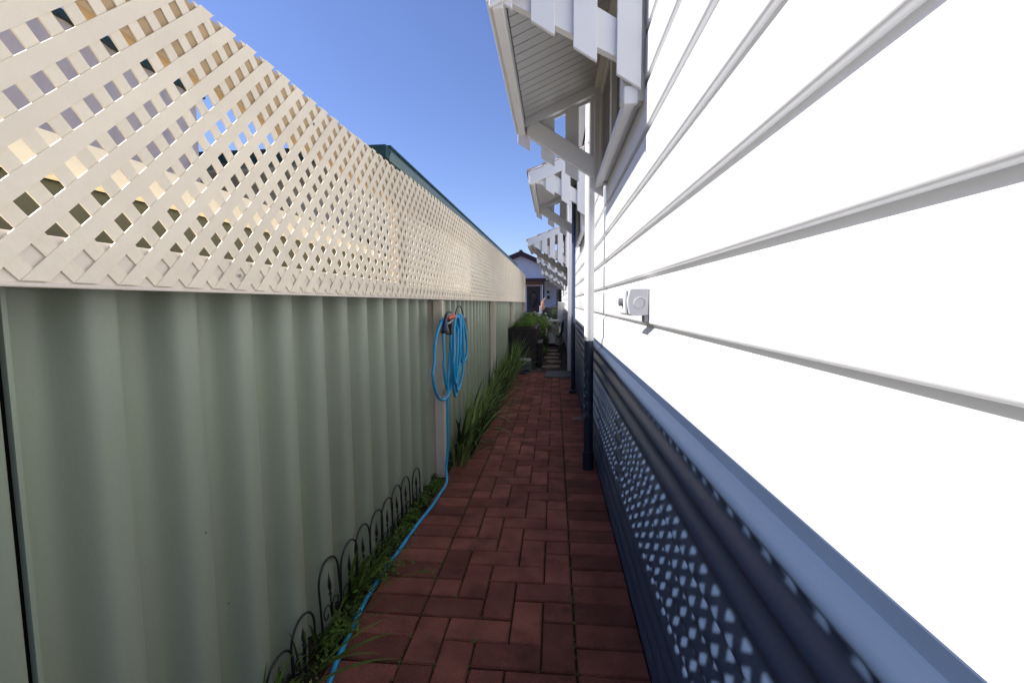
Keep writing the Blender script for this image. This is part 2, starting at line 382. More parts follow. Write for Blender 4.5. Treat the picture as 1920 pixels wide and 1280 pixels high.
# awnings over the windows
def awning(y0, y1, xo, xw, zr_out, slope_r, zs_w, slope_s, slats, sw, n_depth=.014, bz=None, strut_h=.125, rafter_h=.085, jamb=True, strut_m=None, near_up=.095):
    tr = M['trim']
    A = bpy.data.objects.new('window_awning', None); COL.objects.link(A); A.parent = house
    A.matrix_parent_inverse = Matrix.Translation(-Vector(house.location))
    zr = lambda x: zr_out + slope_r * (x - xo)           # underside of rafter
    zs_w0 = zs_w
    zs = lambda x: zs_w + slope_s * (xw - x)              # underside of strut
    L = y1 - y0
    for k, (ya, yb) in enumerate(((y0, y0 + .04), (y1 - .04, y1))):
        zs_w = zs_w0 + (near_up if k == 0 else 0)
        MB().prism_y([(xo, zr(xo)), (xw, zr(xw)), (xw, zr(xw) + rafter_h), (xo, zr(xo) + rafter_h)], ya, yb).build('rafter', tr, A, bevel=.003)
        # strut stops under rafter at the outside
        xa = xo + .012
        xcross = (zr_out - slope_r * xo - zs_w - slope_s * xw) / (-(slope_s + slope_r))
        pol = [(xw, zs(xw)), (xa, min(zs(xa), zr(xa) - .002)), (xa, zr(xa) - .001)]
        xc = min(max((zs_w + strut_h + slope_s * xw - zr_out + slope_r * xo) / (slope_r + slope_s), xa + .005), xw)
        pol += [(xc, zr(xc) - .001), (xw, zs(xw) + strut_h)]
        MB().prism_y(pol, ya + .002, yb - .002).build('strut', strut_m or tr, A, bevel=.003)
    for ys, sgn in ((y0, -1), (y1, 1)):
        for (a, b) in slats:
            ya, yb = (ys - .018, ys - .002) if sgn < 0 else (ys + .002, ys + .018)
            dzb = -.068 if sgn < 0 else -.065
            zs_w = zs_w0 + (near_up if sgn < 0 else 0)
            pol = [(a, zs(a) + dzb), (b, zs(b) + dzb), (b, zr(b) + rafter_h - .004), (a, zr(a) + rafter_h - .004)]
            MB().prism_y(pol, ya, yb).build('slat', tr, A, bevel=.002)
        # barge board over the tops of the slats
        ya, yb = (ys - .036, ys - .019) if sgn < 0 else (ys + .019, ys + .036)
        xb = xo - .05
        MB().prism_y([(xb, zr(xb) - .012), (xw + .03, zr(xw + .03) - .012), (xw + .03, zr(xw + .03) + .12), (xb, zr(xb) + .12)], ya, yb).build('barge_board', tr, A, bevel=.003)
    MB().box(xo - .042, xo - .001, y0 - .017, y1 + .017, zr_out - .03, zr_out + .035).build('front_beam', tr, A, bevel=.004)
    MB().box(xo - .060, xo - .0425, y0 - .034, y1 + .034, zr_out - .015, zr_out + .095).build('fascia', tr, A, bevel=.003)
    # soffit of narrow boards running up the slope
    sf = MB(); n = int(L / .072)
    for k in range(n):
        ya = y0 + .041 + (L - .082) * k / n; yb = y0 + .041 + (L - .082) * (k + 1) / n
        g = .006
        for (u0, u1, dz) in ((ya, yb - g, .052), (yb - g, yb, .060)):
            sf.prism_y([(xo, zr(xo) + dz), (xw - .001, zr(xw) + dz), (xw - .001, zr(xw) + .075), (xo, zr(xo) + .075)], u0 + .0002, u1 - .0002)
    sf.build('soffit', M['soffit'], A)
    # tiled roof: overlapping rounded tiles
    rt = MB(); xb = xo - .078; rows = 4; wt = .045; nt_ = int((L + .08) / wt)
    ln = (XW - xb) / rows
    for r_ in range(rows):
        xa = xb + ln * r_; xe = min(xa + ln * 1.12, XW - .001)
        for k in range(nt_):
            ya = y0 - .04 + wt * k
            zt = zr(xa) + .128; ze = zr(xe) + .112
            hh = .016
            rt.add([(xa, ya, zt - .012), (xa, ya + wt*.5, zt + hh), (xa, ya + wt, zt - .012), (xa, ya + wt*.5, zt - .015),
                    (xe, ya, ze - .012), (xe, ya + wt*.5, ze + hh), (xe, ya + wt, ze - .012), (xe, ya + wt*.5, ze - .015)],
                   [(0,1,5,4),(1,2,6,5),(2,3,7,6),(3,0,4,7),(0,3,2,1),(4,5,6,7)])
    rt.build('tiled_roof', M['tile'], A)
    MB().prism_y([(xb + .012, zr(xb) + .1), (XW - .001, zr(XW) + .1), (XW - .001, zr(XW) + .116), (xb + .012, zr(xb) + .116)], y0 - .035, y1 + .035).build('roof_deck', tr, A)
    return A, zr, zs

def window(y0, y1, xf, zb, zt):
    W = bpy.data.objects.new('window', None); COL.objects.link(W); W.parent = house
    W.matrix_parent_inverse = Matrix.Translation(-Vector(house.location))
    f = MB()
    f.box(xf, XW + .003, y0, y0 + .055, zb, zt); f.box(xf, XW + .003, y1 - .055, y1, zb, zt)
    f.box(xf, XW + .003, y0 + .0555, y1 - .0555, zt - .06, zt)
    f.build('frame', M['frame'], W, bevel=.004)
    s = MB()
    ym = (y0 + y1) / 2
    x1, x2 = xf + .03, XW - .02
    for a, b in ((y0 + .056, y0 + .095), (ym - .03, ym + .03), (y1 - .095, y1 - .056)): s.box(x1, x2, a, b, zb + .04, zt - .061)
    s.box(x1 + .002, x2, y0 + .0955, ym - .0305, zt - .11, zt - .062); s.box(x1 + .002, x2, ym + .0305, y1 - .0955, zt - .11, zt - .062)
    s.box(x1 + .002, x2, y0 + .0955, ym - .0305, zb + .04, zb + .085); s.box(x1 + .002, x2, ym + .0305, y1 - .0955, zb + .04, zb + .085)
    s.build('sash', M['frame'], W, bevel=.003)
    MB().box(xf + .055, xf + .061, y0 + .0955, ym - .0305, zb + .086, zt - .111).build('pane', M['glass'], W)
    MB().box(xf + .045, xf + .051, ym + .0305, y1 - .0955, zb + .086, zt - .111).build('pane', M['glass'], W)
    MB().prism_y([(xf + .012, zb - .010), (xf + .008, zb + .014), (xf + .02, zb + .038), (XW, zb + .038), (XW, zb + .012), (xf + .048, zb + .012), (xf + .048, zb - .010)], y0 + .012, y1 + .012).build('sill', M['trim'], W, bevel=.003)
    MB().box(xf + .006, xf + .056, y0 - .014, y0 + .010, zb - .014, zb + .048).build('sill_cap', M['trim'], W, bevel=.005)
SL = [(-.228, -.150), (-.084, -.001), (.064, .146), (.214, .298)]
awning(1.70, 2.90, -.180, .236, 2.165, .42, 1.852, .65, SL, .08)
window(1.715, 2.895, .236, 1.812, 2.42)
awning(4.50, 5.86, -.19, .25, 2.262, .40, 1.93, .68, [(-.235,-.16),(-.088,-.005),(.063,.148),(.214,.298)], .08)
window(4.53, 5.84, .25, 1.80, 2.46)
# larger awnings farther along
big = [(-.415 + .158*k, -.415 + .158*k + .105) for k in range(5)]
awning(9.4, 10.9, -.50, .29, 2.28, .38, 1.76, .66, big, .1, strut_m=M['frame'])  # greyer strut colour paints in the shade under this awning
window(9.45, 10.85, .27, 1.45, 2.60)
awning(12.6, 14.0, -.42, .29, 2.22, .38, 1.70, .66, [(-.36 + .15*k, -.36 + .15*k + .085) for k in range(5)], .1)
awning(15.6, 17.0, -.38, .29, 2.10, .38, 1.62, .66, [(-.33 + .14*k, -.33 + .14*k + .08) for k in range(5)], .1)

# weatherproof electrical box
eb = thing('outlet_box', 'small grey-white weatherproof electrical box with round knob on white boards', 'electrical box', (.30, 1.62, 1.06))
bx = []
for x, z in ((.3135, 1.056), (.256, 1.056), (.249, 1.060), (.244, 1.085), (.242, 1.103), (.244, 1.12), (.249, 1.144), (.256, 1.148), (.3135, 1.148)): bx.append((x, z))
MB().prism_y(bx, 1.562, 1.69).build('casing', M['boxgrey'], eb, bevel=.004)
cv = MB().prism_y([(.2425, 1.058), (.236, 1.064), (.2335, 1.102), (.236, 1.14), (.2425, 1.146)], 1.568, 1.684)
cv.build('cover', M['trim'], eb, bevel=.002)
ring = MB().sweep([(.283 + .019*math.cos(a*math.pi/12), 1.5605, 1.098 + .019*math.sin(a*math.pi/12)) for a in range(24)], .0012, 6, closed=True)
ring.build('knockout_ring', M['boxgrey'], eb, smooth='all')
MB().sweep([(.2335, 1.61, 1.102), (.222, 1.61, 1.102), (.2205, 1.61, 1.102)], [.014, .0135, .010], 20).build('knob', M['galv'], eb, smooth=True)
MB().box(.299, .3135, 1.562, 1.60, 1.034, 1.0555).build('latch', M['grey'], eb, bevel=.002)

# ================================================================= BOUNDARY FENCE
fence = thing('boundary_fence', 'sage green corrugated steel fence with cream posts and diagonal lattice on top', 'fence', (-.74, 3, 0))
XF = -.70
POSTS = [-4.15, -1.80, .552, 2.825, 5.37, 7.93, 10.93]
XC = -.768   # crest plane
def sheet(ya, yb, phase=.716):
    mb = MB(); PT = .180; A_ = .063
    ys = []; y = ya
    while y < yb: ys.append(y); y += .0055
    ys.append(yb)
    pts = []
    for y in ys:
        t = ((y - phase) / PT) % 1.0
        c = math.cos(2*math.pi*t)
        f = .5 - .5 * math.tanh(1.8 * c) / math.tanh(1.8)   # 0 at the crest, 1 in the valley
        pts.append((XC - A_ * f, y))
    n = len(pts); vs = []
    for z in (-.03, 1.128): vs += [(x, y, z) for x, y in pts]
    mb.add(vs, [(i, i+1, n+i+1, n+i) for i in range(n-1)])
    return mb
for a, b in zip(POSTS[:-1], POSTS[1:]):
    if abs(a - .552) < .01: sheet(.5735, b - .002).build('panel', M['sheet'], fence, smooth='all')
    elif abs(b - .552) < .01: sheet(a + .02, .5565, .535).build('panel', M['sheet'], fence, smooth='all')
    else: sheet(a + .002, b - .002, a + .15).build('panel', M['sheet'], fence, smooth='all')
# folded edge of the near sheet and a black filler painting the shade of the gap beside it
MB().box(XC - .05, XC + .0005, .5665, .5733, -.03, 1.127).build('sheet_edge', M['sheet'], fence)
MB().box(XC - .03, XC - .009, .5567, .5663, -.03, 1.127).build('slot_shade_fill', M['slot'], fence)
for p in POSTS:
    if abs(p - .552) < .01: continue
    mb = MB(); w_ = .027
    mb.box(-.760, -.704, p - w_, p + w_, -.03, 1.122)
    mb.box(-.850, -.7605, p - .008, p + .008, -.03, 1.122)
    mb.box(-.7035, -.700, p - w_ + .004, p - w_ + .012, -.02, 1.12); mb.box(-.7035, -.700, p + w_ - .012, p + w_ - .004, -.02, 1.12)
    mb.build('post', M['post'], fence, bevel=.003)
for y, z_ in ((.615, .92), (1.02, .35), (.90, .60)):
    mk = MB()
    t_ = ((y - .716) / .180) % 1.0; f_ = .5 - .5 * math.tanh(1.9 * math.cos(2*math.pi*t_)) / math.tanh(1.9)
    xx = XC - .063 * f_
    mk.sweep([(xx - .001, y, z_), (xx + .0012, y, z_)], .0018, 8)
    mk.build('rust_speck', M['stem'], fence)
# cream rail capping
MB().box(XC - .075, -.7032, -4.2, 10.96, 1.1285, 1.199).build('top_rail', M['rail'], fence, bevel=.002)
MB().box(-.7030, -.696, -4.2, 10.96, 1.1255, 1.132).build('rail_lip', M['rail'], fence, bevel=.002)
# lattice: two layers of strips clipped to a band
def ztop(y):
    if y < 1.8: return 1.692
    return 1.692 + .082 * (1 - math.exp(-(y - 1.8) / 2.2))
def lattice(ya, yb):
    front = MB(); back = MB(); pt = .0683; hw = .0170; z0 = 1.1345
    for lay, mb, xa, xb, sg in (('f', front, -.7000, -.6975, 1), ('b', back, -.7027, -.7002, -1)):
        k0 = int((ya - 1.0) / pt) - 2; k1 = int((yb + 1.0) / pt) + 2
        for k in range(k0, k1):
            c = k * pt + .0106
            # strip centre line: y = c + sg*(z - z0)
            zt = ztop(min(max(c + sg * .28, ya), yb)) - random.uniform(0, .003)
            pol = [(c - hw, z0), (c + hw, z0), (c + hw + sg*(zt-z0), zt), (c - hw + sg*(zt-z0), zt)]
            # clip in y
            def clip(pl, lim, keep_less):
                out = []
                for i in range(len(pl)):
                    p, q = pl[i], pl[(i+1) % len(pl)]
                    ip = (p[0] <= lim) if keep_less else (p[0] >= lim); iq = (q[0] <= lim) if keep_less else (q[0] >= lim)
                    if ip: out.append(p)
                    if ip != iq:
                        t = (lim - p[0]) / (q[0] - p[0]); out.append((lim, p[1] + t * (q[1] - p[1])))
                return out
            if min(q[0] for q in pol) < ya: pol = clip(pol, ya, False)
            if len(pol) > 2 and max(q[0] for q in pol) > yb: pol = clip(pol, yb, True)
            if len(pol) < 3: continue
            mb.prism_x(pol, xa, xb)
    o = front.build('lattice_panel', M['lattice'], fence, fixn=True)
    back.build('back_strips', M['lattice'], o)
    return o
LJ = [-4.15, -.35, 2.06, 4.45, 6.85, 10.96]
for a, b in zip(LJ[:-1], LJ[1:]): lattice(a + .0015, b - .0015)
# timber battens behind the lattice
def batten(ya, yb, za, zb, m=M['backing'], xa=-.733, xb=-.7030):
    MB().prism_x([(ya, za(ya)), (yb, za(yb)), (yb, zb(yb)), (ya, zb(ya))], xa, xb).build('batten', m, fence, bevel=.002)
seg = [-4.1, -1, 2, 2.6, 3.2, 4, 5, 6.5, 8.5, 10.9]
for a, b in zip(seg[:-1], seg[1:]):
    batten(a, b, lambda y: ztop(y) - .15, lambda y: ztop(y) - .012)
for y in (-.35, 2.06, 4.45, 6.85):
    batten(y - .055, y + .055, lambda q: 1.2, lambda q: ztop(q) - .153, M['backing'])
sc_ = MB()
for k in range(13):
    y = -.9 + k * .93
    for zz, dy in ((1.165, 0), (ztop(y) - .07, .35)):
        sc_.sweep([(-.6974, y + dy, zz), (-.6958, y + dy, zz)], .0042, 10)
sc_.build('screws', M['galv'], fence, smooth=True)

# ================================================================= HOSE
hg = thing('hose_hanger', 'black wire hose hanger with two dark guards on the fence', 'hose hanger', (-.69, 2.95, .95))
arch = [(-.675, 2.86, .90), (-.66, 2.87, .98), (-.655, 2.90, 1.03)]
arc = MB().sweep([(-.66, 3.12 + .135*math.cos(a), .985 + .10*math.sin(a)) for a in [math.pi * k / 14 for k in range(15)]] , .0045, 8)
arc.build('wire_arch', M['black'], hg, smooth='all')
def guard(y, z0, z1, w0, w1, nm='guard'):
    MB().prism_x([(y - w0, z0), (y + w0, z0), (y + w1, z1), (y - w1, z1)], -.668, -.628).build(nm, M['black'], hg, bevel=.006)
guard(3.20, .905, 1.0, .06, .02); guard(2.79, .91, .995, .05, .035)
MB().box(-.7, -.63, 2.72, 3.25, .985, .998).build('bracket', M['black'], hg, bevel=.003)
hose = thing('garden_hose', 'bright blue garden hose coiled on the fence and trailing along the path edge', 'hose', (-.66, 2.8, 0))
HR = .0085
def loop(yc, zc0, ry, ztop_, zbot, x, sk=0.0, n=40):
    pts = []
    for k in range(n):
        a = 2*math.pi*k/n
        y = yc + ry * math.cos(a) * (0.72 + .28 * (1 if math.sin(a) < 0 else .4)) + sk * math.sin(a)
        zm = (ztop_ + zbot) / 2; hh = (ztop_ - zbot) / 2
        s_ = math.sin(a); z = zm + hh * (abs(s_) ** .8) * (1 if s_ > 0 else -1)
        pts.append((x + .006*math.sin(a*2 + yc*9), y, z))
    return pts
LP = [(2.66, 0, .26, .985, .535, -.655, .03), (2.86, 0, .115, .985, .50, -.640, -.02), (2.93, 0, .14, .990, .575, -.648, .03),
      (2.98, 0, .12, 1.0, .53, -.632, .05), (3.03, 0, .13, .99, .63, -.66, 0.01), (2.84, 0, .10, .99, .60, -.622, .04), (3.06, 0, .11, .995, .70, -.625, -.03), (2.80, 0, .13, .985, .55, -.668, .0)]
hc = MB()
for l in [(q[0], q[1], q[2], q[3] + .03) + q[4:] for q in LP]: hc.sweep(loop(*l), HR, 10, closed=True)
hc.build('hose_coil', M['hose'], hose, smooth='all')
def cat(P, n=12):
    P = [Vector(p) for p in P]; out = []
    for i in range(len(P) - 1):
        p0, p1, p2, p3 = P[max(i-1,0)], P[i], P[i+1], P[min(i+2, len(P)-1)]
        for k in range(n):
            t = k / n
            out.append(.5*((2*p1) + (-p0+p2)*t + (2*p0-5*p1+4*p2-p3)*t*t + (-p0+3*p1-3*p2+p3)*t**3))
    out.append(P[-1]); return out
tr_ = [(-.645, 2.80, .93), (-.652, 2.74, .70), (-.655, 2.70, .45), (-.655, 2.69, .22), (-.66, 2.66, .10), (-.67, 2.60, .035), (-.682, 2.46, .011), (-.686, 2.316, .011), (-.703, 2.107, .0115),
       (-.713, 1.864, .011), (-.722, 1.685, .0115), (-.719, 1.522, .011), (-.702, 1.361, .0115), (-.688, 1.249, .011), (-.672, 1.171, .011), (-.64, 1.02, .011), (-.60, .8, .011), (-.58, .4, .011), (-.60, -.5, .011)]
MB().sweep(cat([(p[0] + (.025 if p[2] < .05 else 0), p[1], p[2]) for p in tr_]), HR, 12).build('hose_line', M['hose'], hose, smooth='all')
noz = thing('spray_nozzle', 'dark blue hose spray gun with orange grip hanging nose down', 'spray nozzle', (-.63, 2.62, .9))
nzl = MB().sweep([(-.632, 2.60, 1.018), (-.634, 2.60, .995), (-.635, 2.60, .975), (-.635, 2.597, .945)], [.008, .013, .016, .023], 18)
nzl.build('barrel', M['bluepl'], noz, smooth=True)
MB().sweep([(-.635, 2.597, .9455), (-.635, 2.596, .928)], [.0255, .0255], 18).build('head', M['black'], noz, smooth=True)
MB().sweep([(-.632, 2.60, 1.017), (-.632, 2.625, 1.037), (-.63, 2.68, 1.052), (-.63, 2.73, 1.046)], [.009, .009, .007, .005], 12).build('lever', M['black'], noz, smooth=True)
MB().sweep([(-.63, 2.655, 1.012), (-.63, 2.71, 1.018), (-.63, 2.80, 1.020)], [.009, .013, .018], 12).build('grip', M['orange'], noz, smooth=True)
MB().sweep([(-.628, 2.62, .985), (-.628, 2.68, .985), (-.628, 2.76, 1.0)], .007, 10).build('trigger', M['grey'], noz, smooth=True)

# ================================================================= WIRE GARDEN EDGING
def hoop(mb, x, y, wd, zt, tilt):
    r = wd / 2; P_ = []
    for s_ in ((y - r, 0),): pass
    def T(yy, zz): return (x + tilt * zz, yy, zz)
    pts = [T(y - r, -.03), T(y - r, .08), T(y - r, zt - r)]
    pts += [T(y - r*math.cos(a), zt - r + r*math.sin(a)) for a in [math.pi*k/12 for k in range(1, 12)]]
    pts += [T(y + r, zt - r), T(y + r, .08), T(y + r, -.03)]
    mb.sweep(pts, .0036, 6)
    # centre spear
    mb.sweep([T(y, .0), T(y, zt*.55), T(y, zt*.58), T(y, zt*.63), T(y, zt*.82)], [.0026, .0026, .0055, .0065, .0006], 6)
    mb.sweep([T(y, zt*.50), T(y, zt*.52)], .006, 6)
    # two scrolls
    for sg in (-1, 1):
        sp = [T(y + sg*(.004 + r*.42 - r*.40*math.cos(a)*(1 - a/9)), zt*.30 + r*.50*math.sin(a)*(1 - a/9)) for a in [k*.42 for k in range(15)]]
        mb.sweep([T(y + sg*.003, .04)] + sp, .0022, 5)
e1 = thing('wire_edging', 'long run of eight black wire hoop edging along the fence foot', 'garden edging', (-.755, 1.9, 0), 'black wire hoop edging')
for k, (y, zt) in enumerate(((1.40, .248), (1.515, .248), (1.64, .244), (1.765, .244), (1.89, .242), (2.02, .246), (2.17, .23), (2.34, .212))):
    mb = MB(); hoop(mb, -.742 + random.uniform(-.008, .008), y, .132, zt, random.uniform(-.06, .03)); mb.build('hoop', M['wire'], e1, smooth='all')
e2 = thing('wire_edging', 'short piece of black wire hoop edging nearest the camera', 'garden edging', (-.745, 1.15, 0), 'black wire hoop edging')
for k, (y, zt) in enumerate(((1.095, .15), (1.215, .178))):
    mb = MB(); hoop(mb, -.742, y, .125, zt, -.03); mb.build('hoop', M['wire'], e2, smooth='all')

# ================================================================= STRAPPY PLANTS ALONG THE FENCE
def strap_clump(x, y, n, L, label, m='leaf', spread=.08, wd=.0105):
    t = thing('strappy_plant', label, 'plant', (x, y, 0), 'strappy green plants at the fence foot')
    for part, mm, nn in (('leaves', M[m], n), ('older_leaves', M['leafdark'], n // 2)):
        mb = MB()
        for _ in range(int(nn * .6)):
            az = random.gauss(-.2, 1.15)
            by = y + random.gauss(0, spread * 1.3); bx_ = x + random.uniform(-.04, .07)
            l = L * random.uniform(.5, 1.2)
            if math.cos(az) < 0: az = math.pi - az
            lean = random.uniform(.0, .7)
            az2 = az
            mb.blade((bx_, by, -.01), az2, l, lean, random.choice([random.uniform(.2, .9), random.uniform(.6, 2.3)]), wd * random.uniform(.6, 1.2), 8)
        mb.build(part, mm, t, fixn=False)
    return t
clumps = [(3.08, 40, .46, 'first strappy green clump just past the hose post'), (3.38, 60, .52, 'second strappy clump past the hose post, long blades over the path'),
          (3.85, 60, .46, 'third strappy clump past the hose post'), (4.30, 90, .46, 'dense strappy clump opposite the small drain grate'),
          (4.85, 80, .46, 'strappy clump midway between hose post and the second post'), (5.20, 80, .52, 'strappy clump just before the second cream post'),
          (5.65, 80, .60, 'strappy clump just past the second cream post'), (6.15, 90, .60, 'strappy clump two plants short of the bucket'), (6.65, 110, .66, 'tall strappy clump right in front of the paint bucket')]
for y, n, L, lab in clumps: strap_clump(-.665, y, n, L, lab)
# loose long blades that cross the bricks
t = thing('strappy_plant', 'flattened dark blades lying across the bricks near the hose post', 'plant', (-.64, 3.2, 0), 'strappy green plants at the fence foot')
mb = MB()
for y, az, L, wd in ((3.15, -.35, .36, .006), (3.2, -.55, .40, .006), (3.55, -.35, .34, .005), (3.5, .2, .26, .005), (4.4, -.15, .30, .005), (4.5, -.6, .34, .006), (3.9, -.3, .3, .004), (4.9, -.4, .36, .005), (5.3, -.2, .34, .004)):
    mb.blade((-.64, y, .03), az, L, .8, 1.5, wd, 9)
mb.build('blades', M['leafdark'], t, fixn=False)

# weeds at the near fence foot
def weed(x, y, label, n=16, L=.16, kind='grass', m='weed', wd=.004):
    t = thing('weed', label, 'weed', (x, y, 0), 'weeds at the fence foot')
    mb = MB()
    for _ in range(n):
        az = random.gauss(-.2, 1.0); az = az if math.cos(az) > -.1 else math.pi - az
        l = L * random.uniform(.5, 1.2)
        if kind == 'grass': mb.blade((x + random.uniform(-.025,.01), y + random.gauss(0,.03), -.005), az, l, random.uniform(.1, .9), random.uniform(.3, 1.6), wd * random.uniform(.6, 1.3), 6)
        else:
            p0 = Vector((x + random.uniform(-.03,.03), y + random.gauss(0,.04), 0)); d = Vector((math.cos(az)*.6, math.sin(az)*.6, random.uniform(.4, 1.2))).normalized()
            pts = [p0 + d * l * k / 4 + Vector((0, 0, -.01*k*k*.3)) for k in range(5)]
            mb.sweep(pts, .0009, 4)
            for q in pts[1:]:
                for _k in range(4): mb.leaf(q + Vector((random.uniform(-.012,.012), random.uniform(-.012,.012), random.uniform(-.006,.01))), (random.uniform(-1,1), random.uniform(-1,1), 1.2), random.uniform(.006, .012))
    mb.build('leaves', M[m], t, fixn=False)
    return t
weed(-.735, 1.02, 'leafy weed tuft at the near end of the wire edging', 26, .17, 'grass', 'weed', .006)
weed(-.73, 1.12, 'fine seedy weed beside the nearest wire hoop', 18, .12, 'broad')
weed(-.745, 1.26, 'grass weed leaning over the hose in the near corner', 13, .2, 'grass', 'weed', .005)
weed(-.735, 1.33, 'small broadleaf weed in the gap between the edging pieces', 14, .10, 'broad', 'herb')
weed(-.735, 1.42, 'broadleaf weed inside the first hoop of the long edging', 18, .12, 'broad', 'weed')
weed(-.74, 1.55, 'wide-bladed grass weed growing through the second long-run hoop', 18, .24, 'grass', 'weed', .0075)
weed(-.735, 1.68, 'feathery weed between the third and fourth hoops', 26, .15, 'broad', 'weed')
weed(-.74, 1.82, 'grass weed in the middle of the long edging', 26, .17, 'grass', 'weed', .004)
weed(-.745, 1.98, 'thin weed growing through the sixth hoop', 20, .14, 'broad', 'weed')
weed(-.745, 2.15, 'low weed growing through the seventh hoop', 22, .12, 'broad', 'herb')
weed(-.745, 2.38, 'low weed at the far hoop of the long edging', 22, .10, 'broad', 'weed')
weed(-.73, 2.62, 'mossy low weed between the edging and the hose post', 26, .07, 'broad', 'herb')
t = thing('weed', 'single tall bright grass blade standing against the fence', 'weed', (-.745, 1.0, 0), 'weeds at the fence foot')
mb = MB(); mb.blade((-.742, 1.0, .0), 1.1, .20, .10, .12, .0075, 6); mb.blade((-.74, .985, .0), 2.0, .10, .3, .3, .006, 6); mb.build('leaves', M['weed'], t, fixn=False)
t = thing('weed', 'long flat grass weed sprawling across the hose onto the bricks', 'weed', (-.70, 1.22, 0), 'weeds at the fence foot')
mb = MB()
for az, L, y, wd in ((.30, .26, 1.19, .0085), (.05, .30, 1.13, .008), (-.1, .22, 1.21, .006), (.6, .22, 1.22, .006), (.9, .25, 1.28, .004)):
    mb.blade((-.70, y, .02), az, L, .95, .75, wd, 9)
mb.build('leaves', M['weed'], t, fixn=False)
t = thing('weed', 'thin stalk with a yellow-green seed head arching over the bricks', 'weed', (-.70, 1.35, 0), 'weeds at the fence foot')
mb = MB()
st = cat([(-.70, 1.36, .02), (-.64, 1.44, .09), (-.56, 1.52, .115), (-.48, 1.60, .10)], 6); mb.sweep(st, .0012, 5)
for k in range(26): mb.leaf(Vector(st[-1]) + Vector((random.uniform(-.02,.03), random.uniform(-.015,.02), random.uniform(-.012,.008))), (random.uniform(-1,1), random.uniform(-1,1), 1), random.uniform(.005,.009))
st2 = cat([(-.70, 1.34, .02), (-.63, 1.38, .06), (-.54, 1.44, .055), (-.50, 1.52, .03)], 6); mb.sweep(st2, .001, 5)
for k in range(12): mb.leaf(Vector(random.choice(st2)) + Vector((random.uniform(-.01,.01), random.uniform(-.01,.01), random.uniform(-.006,.006))), (random.uniform(-1,1), random.uniform(-1,1), 1), .006)
mb.build('leaves', M['herb'], t, fixn=False)
# leaf litter and low growth nobody could count
gl = MB()
for _ in range(2600):
    y = random.uniform(.3, 7.3); x = -.80 + abs(random.gauss(0, .045)) + random.uniform(0, .05)
    z = max(.0, random.gauss(.008, .01))
    gl.leaf((x, y, z), (random.uniform(-1,1), random.uniform(-1,1), 1.3), random.uniform(.003, .010))
tag(gl.build('ground_cover', M['leafdark'], fixn=False), kind='stuff')
ll = MB()
for _ in range(260):
    y = random.uniform(.9, 7.2); x = -.76 + abs(random.gauss(0, .07))
    az = random.uniform(0, 3.14); l = random.uniform(.008, .03)
    ll.add([(x - l*math.cos(az), y - l*math.sin(az), .004), (x + .002, y + .002, .008), (x + l*math.cos(az), y + l*math.sin(az), .004), (x - .002, y - .002, .005)], [(0,1,2,3)])
tag(ll.build('dry_litter', M['straw'], fixn=False), kind='stuff')

# ================================================================= SMALL THINGS ON THE PATH
gt = thing('drain_grate', 'small galvanised drain grate let into the brick path at the skirting', 'drain grate', (.24, 4.3, 0))
MB().box(.178, .285, 4.262, 4.332, -.004, .005).build('frame', M['galv'], gt, bevel=.001)
mb = MB()
for k in range(7): mb.box(.186 + k*.0135, .193 + k*.0135, 4.268, 4.326, .0052, .0075)
mb.build('slots', M['black'], gt)
o = MB().box(-.14, .255, 6.66, 7.27, .004, .016).build('rubber_mat', M['mat'], bevel=.003)
tag(o, 'flat dark grey mat at the end of the brick path', 'mat')
bk = thing('paint_bucket', 'navy paint bucket with a grubby pale lid below the planter', 'bucket', (-.50, 7.1, 0))
MB().lathe((-.50, 7.1, .0), [(.108, 0), (.112, .01), (.124, .19), (.130, .192), (.130, .204), (.124, .206)], 28).build('pail', M['bluepl'], bk, smooth=True)
MB().lathe((-.50, 7.1, .206), [(.134, 0), (.134, .018), (.128, .022), (.122, .016), (.02, .014)], 28).build('lid', M['lid'], bk, smooth=True)
MB().sweep([(-.50 + .128*math.cos(a), 7.1 - .03 - .1*math.sin(a)*.35, .185 - .10*math.sin(a)) for a in [math.pi*k/12 for k in range(13)]], .002, 6).build('handle', M['galv'], bk, smooth='all')
mb = MB()
for k in range(9):
    z = .03 + .018*k
    if k % 3: continue
    mb.sweep([(-.50 + .128*math.cos(a), 7.1 + .128*math.sin(a), z + .012*math.sin(3*a + k)) for a in [math.radians(200 + 13*q) for q in range(12)]], .0016, 4)
mb.build('scuff_marks', M['lid'], bk)

# planter
pl = thing('raised_planter', 'dark brown ribbed raised garden bed full of herbs by the fence', 'planter', (-.54, 8.4, 0))
mb = MB(); px0, px1, py0, py1 = -.755, -.315, 7.5, 9.25
def ribbed(mb, ax0, ax1, fixed, along_x, z0, z1, n, dpt, sg):
    for k in range(n):
        a = ax0 + (ax1 - ax0) * k / n; b = ax0 + (ax1 - ax0) * (k + .55) / n
        if along_x: mb.box(a, b, min(fixed, fixed + sg*dpt), max(fixed, fixed + sg*dpt), z0, z1)
        else: mb.box(min(fixed, fixed + sg*dpt), max(fixed, fixed + sg*dpt), a, b, z0, z1)
mb.box(px0, px1, py0, py0 + .02, .10, .68); mb.box(px0, px1, py1 - .02, py1, .10, .68)
mb.box(px0, px0 + .02, py0 + .0205, py1 - .0205, .10, .68); mb.box(px1 - .02, px1, py0 + .0205, py1 - .0205, .10, .68)
ribbed(mb, px0 + .01, px1, py0, True, .11, .655, 16, .008, -1); ribbed(mb, py0 + .01, py1, px1, False, .11, .655, 60, .008, 1)
mb.build('walls', M['planter'], pl)
MB().box(px0 - .012, px1 + .012, py0 - .012, py1 + .012, .655, .695).build('rim', M['planter'], pl, bevel=.008)
